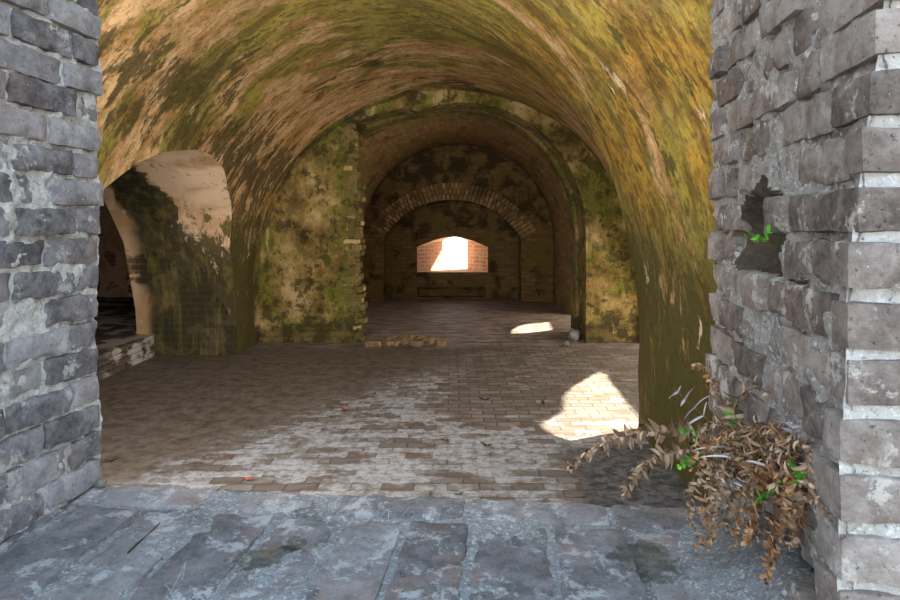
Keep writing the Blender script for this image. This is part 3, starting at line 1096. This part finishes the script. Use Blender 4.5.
g = Geo()
row0 = [-0.42, 0.05, 0.36, 0.70, 1.055, 1.425, 1.72]
rs = random.Random(5)
for a, b in zip(row0[:-1], row0[1:]):
    c = O + ud * ((a + b) / 2) + vd * 0.062 + ZU * (SILLZ - 0.045 + rs.uniform(-0.003, 0.004))
    g.add(*brick(c, ud, vd, ZU, (b - a - 0.014, 0.122, 0.09), 0.010, 0.004, rs.uniform(0, 60), cuts=(22, 9, 6), chip=0.014), tint=rs.random())
xs1 = [-0.42, -0.2, 0.02, 0.22, 0.40, 0.575, 0.745, 0.91, 1.075, 1.265, 1.45, 1.63, 1.80]
for a, b in zip(xs1[:-1], xs1[1:]):
    for v0, v1 in ((0.132, 0.56), (0.57, 0.98)):
        c = O + ud * ((a + b) / 2) + vd * ((v0 + v1) / 2) + ZU * (SILLZ - 0.045 + rs.uniform(-0.004, 0.004))
        g.add(*brick(c, ud, vd, ZU, (b - a - 0.015, v1 - v0 - 0.012, 0.09), 0.009, 0.005, rs.uniform(0, 60), cuts=(14, 28, 5), chip=0.012), tint=rs.random())
nu, nv = 260, 130
mv, mf = [], []
for j in range(nv + 1):
    for i in range(nu + 1):
        p = O + ud * (-0.3 + 2.15 * i / nu) + vd * (0.012 + 1.0 * j / nv)
        k = -0.007 + 0.010 * nz(p, 7, 3) + 0.006 * nz(p, 24, 6) + 0.003 * nz(p, 70, 8)
        k = min(k, 0.006)
        m_ = mound(p.x, p.y)
        if m_ > 0.006:
            k += m_ + 0.008 * nz(p, 18, 2) * min(1, m_ / 0.03) + 0.005 * nz(p, 60, 4)
        mv.append(p + ZU * (SILLZ + k))
for j in range(nv):
    for i in range(nu):
        a = j * (nu + 1) + i
        mf.append((a, a + nu + 1, a + nu + 2, a + 1))
g.add(mv, mf, mi=1)
v8 = []
for z in (-0.2, SILLZ - 0.06):
    v8 += [O + ud * a + vd * b + ZU * z for a, b in ((-0.5, 0.02), (2.0, 0.02), (2.0, 1.0), (-0.5, 1.0))]
g.add(v8, [(0, 1, 2, 3), (4, 7, 6, 5), (0, 4, 5, 1), (1, 5, 6, 2), (2, 6, 7, 3), (3, 7, 4, 0)], mi=1)
sill = g.build('sill', [M_SILL, M_MORTARS], win, smooth=50)
tag(sill, 'blue grey brick sill smeared with pale mortar')
from mathutils.bvhtree import BVHTree
SB = BVHTree.FromPolygons(g.v, g.f)


def on_sill(x, y):
    hit = SB.ray_cast(Vector((x, y, 1.4)), Vector((0, 0, -1)))
    return hit[0].z if hit[0] is not None else SILLZ


# pale lines somebody scratched into the sill bricks
for line in (((348, 523), (360, 510)), ((370, 525), (388, 510)), ((389, 511), (388, 526)), ((388, 526), (409, 509)), ((395, 528), (413, 515)),
             ((170, 594), (186, 562)), ((186, 562), (182, 580)), ((165, 584), (171, 591))):
    pts = []
    for k in range(11):
        px, py = lerp(line[0][0], line[1][0], k / 10), lerp(line[0][1], line[1][1], k / 10)
        q = at(px, py, F * (CAMZ - SILLZ) / (py - HZ))
        pts.append(Vector((q.x, q.y, on_sill(q.x, q.y) + 0.0004)))
    tv, tf = [], []
    for k, p in enumerate(pts):
        d = (pts[min(10, k + 1)] - pts[max(0, k - 1)]).normalized()
        sd_ = d.cross(ZU).normalized() * 0.0009
        tv += [p - sd_, p + Vector((0, 0, 0.0005)), p + sd_]
    for k in range(10):
        a = k * 3
        tf += [(a, a + 1, a + 4, a + 3), (a + 1, a + 2, a + 5, a + 4)]
    o = mesh_obj('scratch', tv, tf, [M_SCRATCH], win, 180)
    o['label'] = 'pale scratched line'



# ------------------------------------------------------------------ ferns
def catmull(pts, n):
    P = [pts[0] * 2 - pts[1]] + list(pts) + [pts[-1] * 2 - pts[-2]]
    out = []
    segs = len(pts) - 1
    for k in range(n + 1):
        u = min(segs - 1e-6, k / n * segs)
        i = int(u)
        t = u - i
        a, b, c, d = P[i], P[i + 1], P[i + 2], P[i + 3]
        out.append(0.5 * ((2 * b) + (c - a) * t + (2 * a - 5 * b + 4 * c - d) * t * t + (3 * b - a - 3 * c + d) * t ** 3))
    return out


def tube(pts, r0, r1, sides=5):
    v, f = [], []
    for k, p in enumerate(pts):
        T = (pts[min(k + 1, len(pts) - 1)] - pts[max(k - 1, 0)]).normalized()
        A = T.cross(Vector((0.3, 0.8, 0.5))).normalized()
        Bx = T.cross(A)
        r = lerp(r0, r1, k / (len(pts) - 1))
        for i in range(sides):
            th = 2 * pi * i / sides
            v.append(p + A * (r * cos(th)) + Bx * (r * sin(th)))
    for k in range(len(pts) - 1):
        for i in range(sides):
            j = (i + 1) % sides
            f.append((k * sides + i, k * sides + j, (k + 1) * sides + j, (k + 1) * sides + i))
    f.append(tuple(range(sides))[::-1])
    f.append(tuple((len(pts) - 1) * sides + i for i in range(sides)))
    return v, f


def leaflet(base, d, nrm, length, width, curl, twist, rg, droop=0.0):
    """a narrow pointed leaflet that rolls up as it dries"""
    v, f = [], []
    seg = 6
    p = base.copy()
    d = d.normalized()
    nrm = (nrm - d * nrm.dot(d)).normalized()
    for k in range(seg + 1):
        u = k / seg
        wd = width * (sin(pi * min(1, 0.12 + 0.88 * u) ** 0.75) ** 0.8 if u < 1 else 0.0) * 0.5 + 0.0004
        side = d.cross(nrm).normalized()
        cup = nrm * (wd * 0.45)
        v += [p - side * wd + cup, p.copy(), p + side * wd + cup]
        R1 = Matrix.Rotation(curl / seg, 3, side)
        R2 = Matrix.Rotation(twist / seg, 3, d)
        d = (R1 @ d)
        nrm = R2 @ (R1 @ nrm)
        if droop:
            d = (d + Vector((0, 0, -droop / seg))).normalized()
        p = p + d * (length / seg)
    for k in range(seg):
        a = k * 3
        f += [(a, a + 3, a + 4, a + 1), (a + 1, a + 4, a + 5, a + 2)]
    return v, f


def frond(parent, pts, mat, pairs, leaf_len, leaf_w, rg, curl=(1.0, 3.0), dead=True, stalk=M_STALK, start=0.12, facing=None, thick=0.0016):
    curve = catmull([Vector(p) for p in pts], 60)
    g = Geo()
    pairs = int(pairs * (1.55 if dead and leaf_w > 0.0095 else 1.1))
    for k in range(pairs):
        u = start + (1 - start) * (k + 0.5) / pairs
        i = min(58, int(u * 59))
        p = curve[i]
        T = (curve[i + 1] - curve[max(0, i - 1)]).normalized()
        fc = (facing or Vector((0, -1, 0.35))).normalized()
        Sd = T.cross(fc)
        if Sd.length < 0.05:
            Sd = T.cross(Vector((0, 0, 1)))
        Sd.normalize()
        Nn = Sd.cross(T).normalized()
        env = (sin(pi * min(1.0, 0.25 + 0.75 * u)) ** 0.6) * 0.85 + 0.15
        for sgn in (-1, 1):
            ln = leaf_len * env * rg.uniform(0.7, 1.2)
            dd = Sd * sgn + T * rg.uniform(0.15, 0.6) + Nn * (rg.uniform(-0.7, 0.7) if dead else rg.uniform(-0.15, 0.25))
            cv = rg.uniform(*curl) * (1 if rg.random() < 0.6 or not dead else -1)
            tw = rg.uniform(-2.2, 2.2) if dead else rg.uniform(-0.3, 0.3)
            g.add(*leaflet(p, dd, Nn, ln, leaf_w * (0.58 if dead else 1) * rg.uniform(0.5, 1.25), cv, tw, rg, droop=0.5 if dead else 0.1), tint=rg.random())
    i0 = int(start * 59)
    g.add(*tube(curve[i0::2], thick * 0.8, thick * 0.4), mi=1, tint=0.4)
    o = g.build('frond', [mat, stalk], parent, smooth=180)
    tv, tf = tube(curve[:i0 + 3], thick, thick * 0.8)
    st = mesh_obj('stalk', tv, tf, [stalk], None, 60)
    st.parent = o
    return o


rg = random.Random(17)
_at = at


def at(px, py, Y):
    """as before, but kept clear of the jamb's face"""
    k = (px - 450) / F - 0.177
    if px > 690:
        Y = min(Y, 0.398 / k - 0.045)
    return _at(px, py, Y)


root = at(750, 492, 1.30)
fern = empty('fern', root, 'half dead fern of curled brown fronds sprouting at the foot of the eroded brick jamb', 'fern')
D, RU, SI, GR = M_DEAD, M_RUST, M_SILVER, M_GREEN
R0 = (752, 488, 1.32)
FR = [  # material, leaf length, width, pairs, curl, path in photograph spots with distance
    (D, 0.043, 0.018, 44, (0.7, 2.6), [R0, (715, 444, 1.40), (665, 432, 1.50), (622, 437, 1.56), (588, 453, 1.60), (564, 474, 1.62)]),
    (D, 0.042, 0.018, 32, (0.7, 2.6), [R0, (716, 462, 1.42), (680, 451, 1.48), (650, 462, 1.52), (632, 482, 1.53), (621, 500, 1.54)]),
    (SI, 0.072, 0.0095, 8, (0.2, 0.9), [R0, (735, 450, 1.42), (712, 424, 1.47), (690, 404, 1.49), (672, 386, 1.50)]),
    (RU, 0.036, 0.013, 14, (1.2, 3.0), [R0, (742, 450, 1.42), (728, 415, 1.46), (716, 388, 1.47), (702, 366, 1.46), (690, 368, 1.43)]),
    (D, 0.038, 0.012, 14, (0.4, 1.2), [R0, (748, 450, 1.40), (735, 415, 1.42), (740, 396, 1.40), (758, 388, 1.36), (772, 398, 1.31)]),
    (RU, 0.034, 0.012, 20, (1.2, 3.0), [(790, 470, 1.27), (786, 440, 1.27), (765, 428, 1.28), (735, 432, 1.30), (710, 446, 1.32), (698, 470, 1.33)]),
    (D, 0.030, 0.010, 18, (1.5, 3.5), [R0, (775, 455, 1.24), (796, 440, 1.20), (806, 455, 1.16), (808, 480, 1.13), (815, 502, 1.10), (832, 517, 1.06)]),
    (RU, 0.036, 0.013, 16, (1.2, 3.0), [R0, (763, 468, 1.24), (767, 480, 1.20), (757, 505, 1.17), (749, 530, 1.15), (745, 548, 1.14)]),
    (RU, 0.034, 0.013, 20, (1.5, 3.6), [R0, (775, 472, 1.24), (794, 484, 1.18), (792, 512, 1.15), (774, 545, 1.12), (768, 568, 1.10), (765, 586, 1.09)]),
    (D, 0.034, 0.012, 18, (1.5, 3.6), [R0, (785, 470, 1.22), (803, 500, 1.16), (796, 530, 1.13), (790, 548, 1.11)]),
    (D, 0.036, 0.012, 18, (1.5, 3.6), [R0, (735, 462, 1.33), (708, 470, 1.33), (692, 495, 1.31), (690, 518, 1.29), (700, 540, 1.28)]),
    (RU, 0.038, 0.012, 18, (1.5, 3.6), [R0, (738, 478, 1.30), (716, 490, 1.29), (705, 512, 1.27), (712, 538, 1.25), (690, 548, 1.25)]),
    (D, 0.038, 0.012, 18, (1.5, 3.6), [R0, (748, 470, 1.28), (725, 466, 1.28), (708, 486, 1.27), (722, 520, 1.24), (738, 542, 1.21)]),
    (D, 0.036, 0.011, 18, (1.0, 3.0), [R0, (740, 470, 1.30), (730, 450, 1.31), (748, 440, 1.29), (775, 446, 1.25), (792, 462, 1.21)]),
    (D, 0.036, 0.011, 18, (1.0, 3.0), [R0, (758, 462, 1.30), (745, 446, 1.32), (722, 448, 1.34), (706, 462, 1.35), (698, 486, 1.35)]),
    (D, 0.034, 0.011, 16, (1.0, 3.0), [R0, (762, 478, 1.24), (742, 482, 1.22), (728, 500, 1.20), (735, 522, 1.18)]),
    (SI, 0.034, 0.010, 12, (0.8, 2.2), [R0, (758, 470, 1.26), (748, 488, 1.23), (728, 484, 1.22), (716, 500, 1.22)]),
    (SI, 0.040, 0.011, 6, (0.3, 1.2), [R0, (778, 460, 1.24), (792, 436, 1.21), (789, 421, 1.21)]),
    (RU, 0.032, 0.011, 16, (1.4, 3.4), [R0, (772, 480, 1.24), (782, 500, 1.20), (776, 522, 1.17), (768, 540, 1.15), (772, 556, 1.13)]),
    (RU, 0.034, 0.012, 14, (1.4, 3.4), [R0, (730, 452, 1.38), (708, 442, 1.42), (695, 455, 1.42), (690, 474, 1.41)]),
    (D, 0.036, 0.012, 16, (1.2, 3.2), [R0, (744, 455, 1.36), (728, 428, 1.40), (712, 424, 1.42), (700, 436, 1.42)]),
    (D, 0.032, 0.011, 16, (1.2, 3.2), [R0, (768, 458, 1.29), (775, 432, 1.29), (756, 424, 1.31), (738, 430, 1.33), (728, 446, 1.33)]),
]
FG = [
    (GR, 0.024, 0.009, 9, (0.1, 0.4), [R0, (730, 470, 1.40), (708, 458, 1.43), (692, 460, 1.43), (676, 468, 1.43)]),
    (GR, 0.024, 0.009, 9, (0.1, 0.4), [R0, (728, 462, 1.42), (712, 446, 1.45), (697, 436, 1.46), (678, 430, 1.46)]),
    (GR, 0.026, 0.009, 12, (0.1, 0.5), [R0, (768, 500, 1.20), (760, 497, 1.18), (776, 486, 1.15), (800, 466, 1.12)]),
    (GR, 0.022, 0.008, 9, (0.1, 0.5), [R0, (790, 486, 1.18), (800, 480, 1.15), (798, 468, 1.14), (788, 462, 1.13)]),
    (GR, 0.022, 0.008, 7, (0.1, 0.4), [R0, (745, 452, 1.44), (735, 428, 1.47), (730, 412, 1.48), (733, 396, 1.48)]),
]
for k in range(9):
    ex, ey = rg.uniform(700, 800), rg.uniform(480, 555)
    Yb = rg.uniform(1.10, 1.30)
    mx, my = lerp(750, ex, 0.5) + rg.uniform(-12, 12), rg.uniform(430, 470)
    FR.append(((D, RU, D)[k % 3], rg.uniform(0.028, 0.038), 0.011, 14, (1.4, 3.6),
               [R0, (mx, my, Yb + 0.06), (lerp(mx, ex, 0.7), lerp(my, ey, 0.45), Yb + 0.02), (ex, ey, Yb)]))
for mat, ll, lw, pr, cu, path in FR:
    o = frond(fern, [at(*q) for q in path], mat, pr, ll, lw, rg, curl=cu)
    if mat is SI:
        o['label'] = 'bleached silvery frond'
R0v = at(*R0)
for mat, ll, lw, pr, cu, path in FG:
    o = frond(fern, [at(*q) for q in path], mat, pr, ll, lw, rg, curl=cu, dead=False, stalk=M_GREEN, start=0.45)
    o['label'] = 'living green frond'
# the woody rootstock
v, f = lumpy(R0v + Vector((0.012, 0.01, -0.004)), (0.018, 0.018, 0.026), 3.0, rough=0.4)
mesh_obj('rootstock', v, f, [M_STALK], fern, 60)

# the tiny plant in the cavity
at = _at
sp = at(770, 239, 1.11)
plant = empty('seedling', sp, 'tiny bright green plant growing in the dark cavity of the eroded jamb', 'plant')
g = Geo()
for k in range(16):
    c = sp + Vector((-0.004 * k / 2 + rg.uniform(-0.012, 0.008), rg.uniform(-0.012, 0.012), rg.uniform(-0.010, 0.014)))
    dd = Vector((rg.uniform(-1, 0.3), rg.uniform(-0.8, 0.1), rg.uniform(-0.2, 0.9)))
    g.add(*leaflet(c, dd, Vector((0, -0.5, 1)), rg.uniform(0.009, 0.015), 0.010, 0.4, 0.2, rg), tint=rg.uniform(0.4, 1))
g.add(*leaflet(sp + Vector((-0.015, 0, 0.0)), Vector((-1, -0.1, -0.15)), Vector((0, -0.6, 1)), 0.024, 0.010, 0.2, 0.1, rg), tint=0.9)
g.build('leaves', [M_GREEN], plant, smooth=180)
tv, tf = tube([sp + Vector((0.028, 0.006, -0.016)), sp + Vector((0.010, 0.0, -0.006)), sp + Vector((-0.012, 0, 0.002))], 0.0012, 0.0008)
mesh_obj('stem', tv, tf, [M_GREEN], plant)


# ------------------------------------------------------------------ rubble, stones, leaves, twig
g = Geo()
nu, nv = 60, 26
mv, mf = [], []
for j in range(nv + 1):
    for i in range(nu + 1):
        x, y = lerp(-0.98, -0.02, i / nu), lerp(7.52, 8.02, j / nv)
        e = sin(pi * i / nu) ** 0.5 * sin(pi * j / nv) ** 1.0
        z = -0.02 + 0.12 * e * (0.62 + 0.5 * nz((x, y, 0), 5, 3)) + 0.03 * nz((x, y, 0), 14, 5) * e
        mv.append(Vector((x, y, z)))
for j in range(nv):
    for i in range(nu):
        a = j * (nu + 1) + i
        mf.append((a, a + 1, a + nu + 2, a + nu + 1))
g.add(mv, mf)
mound_o = tag(g.build('rubble', [M_DIRT]), 'low ridge of crumbled mortar and dirt lying in the arched opening', 'rubble', kind='stuff')

blocks = [(-0.95, 7.40, 0.20, 0.2, 'broken brick lying at the foot of the ragged wall edge'),
          (-0.70, 7.42, 0.15, -0.3, 'smaller broken brick against the dirt ridge, second from the ragged wall edge'),
          (-0.42, 7.44, 0.19, 0.1, 'broken brick lying against the middle of the dirt ridge'),
          (-0.12, 7.43, 0.14, 0.4, 'broken brick at the end of the dirt ridge nearest the opening middle')]
for x, y, L, a, lab in blocks:
    ax = Vector((cos(a), sin(a), 0))
    c = Vector((x, y, 0.034))
    v, f = brick(c, ax, ZU.cross(ax), ZU, (L, 0.11, 0.075), 0.016, 0.010, cuts=(10, 6, 5), chip=0.03)
    o = mesh_obj('broken_brick', v, f, [M_RUBBLE], None, 50)
    tag(o, lab, 'brick', 'broken bricks in the opening')
for (px, py, Y, sz, lab) in ((574, 338, 7.75, (0.075, 0.08, 0.085), 'dark rounded stone at the foot of the arch pier'),
                             (566, 345, 7.45, (0.045, 0.045, 0.03), 'small stone in front of the dark rounded stone at the arch pier')):
    p = at(px, py, Y)
    p.z = sz[2] * 0.8
    v, f = lumpy(p, sz, px * 0.1, rough=0.35)
    tag(mesh_obj('stone', v, f, [M_STONE], None, 50), lab, 'stone')
p = at(97, 489, 1.69)
v, f = lumpy(Vector((p.x + 0.012, p.y, SILLZ + 0.012)), (0.014, 0.013, 0.013), 2.2, rough=0.3)
tag(mesh_obj('pebble', v, f, [M_STONE], None, 60), 'small round pebble on the sill corner below the blue grey jamb', 'pebble')
for (px, py, sz, lab) in ((823, 590, 0.010, 'pale pebble on the sill below the brown grey jamb'),):
    x, y = (px - 450) / F * 1.02, 1.02
    v, f = lumpy(Vector((x - 0.03, y + 0.06, SILLZ + mound(x - 0.03, y + 0.06) + 0.004)), (sz * 0.7, sz * 0.6, sz * 0.5), 5.1, rough=0.3)
    tag(mesh_obj('pebble', v, f, [M_MORTAR], None, 60), lab, 'pebble')


def fallen(px, py, size, mat, lab, z=0.0, group=None):
    Y = F * (CAMZ - z) / (py - HZ)
    p = at(px, py, Y)
    p.z = z + 0.012
    a = rg.uniform(0, 6.28)
    v, f = leaflet(p, Vector((cos(a), sin(a), 0.12)), Vector((0, 0, 1)), size, size * 0.45, 0.5, 0.3, rg)
    v2, f2 = leaflet(p, Vector((-cos(a), -sin(a) * 0.6, 0.1)), Vector((0, 0, 1)), size * 0.7, size * 0.34, 0.4, -0.3, rg)
    v += v2
    f += [tuple(i + len(v2) + (len(v) - 2 * len(v2)) for i in q) for q in f2]
    zmin = min(q.z for q in v)
    for q in v:
        q.z += z + 0.008 - zmin
    o = mesh_obj('fallen_leaf', v, f, [mat], None, 180)
    tag(o, lab, 'leaf', group)
    return o


fallen(248, 481, 0.055, M_LEAF, 'red brown fallen leaf on the white bricks near the sill')
fallen(110, 462, 0.060, M_LEAFD, 'dark fallen leaf on silt against the blue grey jamb')
fallen(486, 447, 0.075, M_LEAFD, 'larger dark dead leaf in the middle of the white salt band')
fallen(446, 442, 0.045, M_LEAFD, 'smaller dark dead leaf in the middle of the white salt band')
fallen(459, 496, 0.045, M_LEAFD, 'dark leaf scrap on paving just behind the sill')
fallen(344, 411, 0.06, M_LEAF, 'red brown fallen leaf on the paving where silt meets salt')
fallen(484, 401, 0.08, M_LEAFD, 'dark leaf scrap in the brown middle of the paving')
fallen(543, 405, 0.07, M_LEAFD, 'dark leaf scrap beside the big sunlit patch')

q0, q1 = at(128, 553, 1.353), at(160, 523, 1.49)
q0.z, q1.z = on_sill(q0.x, q0.y) + 0.003, on_sill(q1.x, q1.y) + 0.003
tv, tf = tube([q0.lerp(q1, k / 8) + Vector((0, 0, 0.001 * sin(k))) for k in range(9)], 0.0022, 0.0012)
tag(mesh_obj('twig', tv, tf, [M_LEAFD], None, 60), 'thin dark twig lying along a mortar joint of the sill', 'twig')
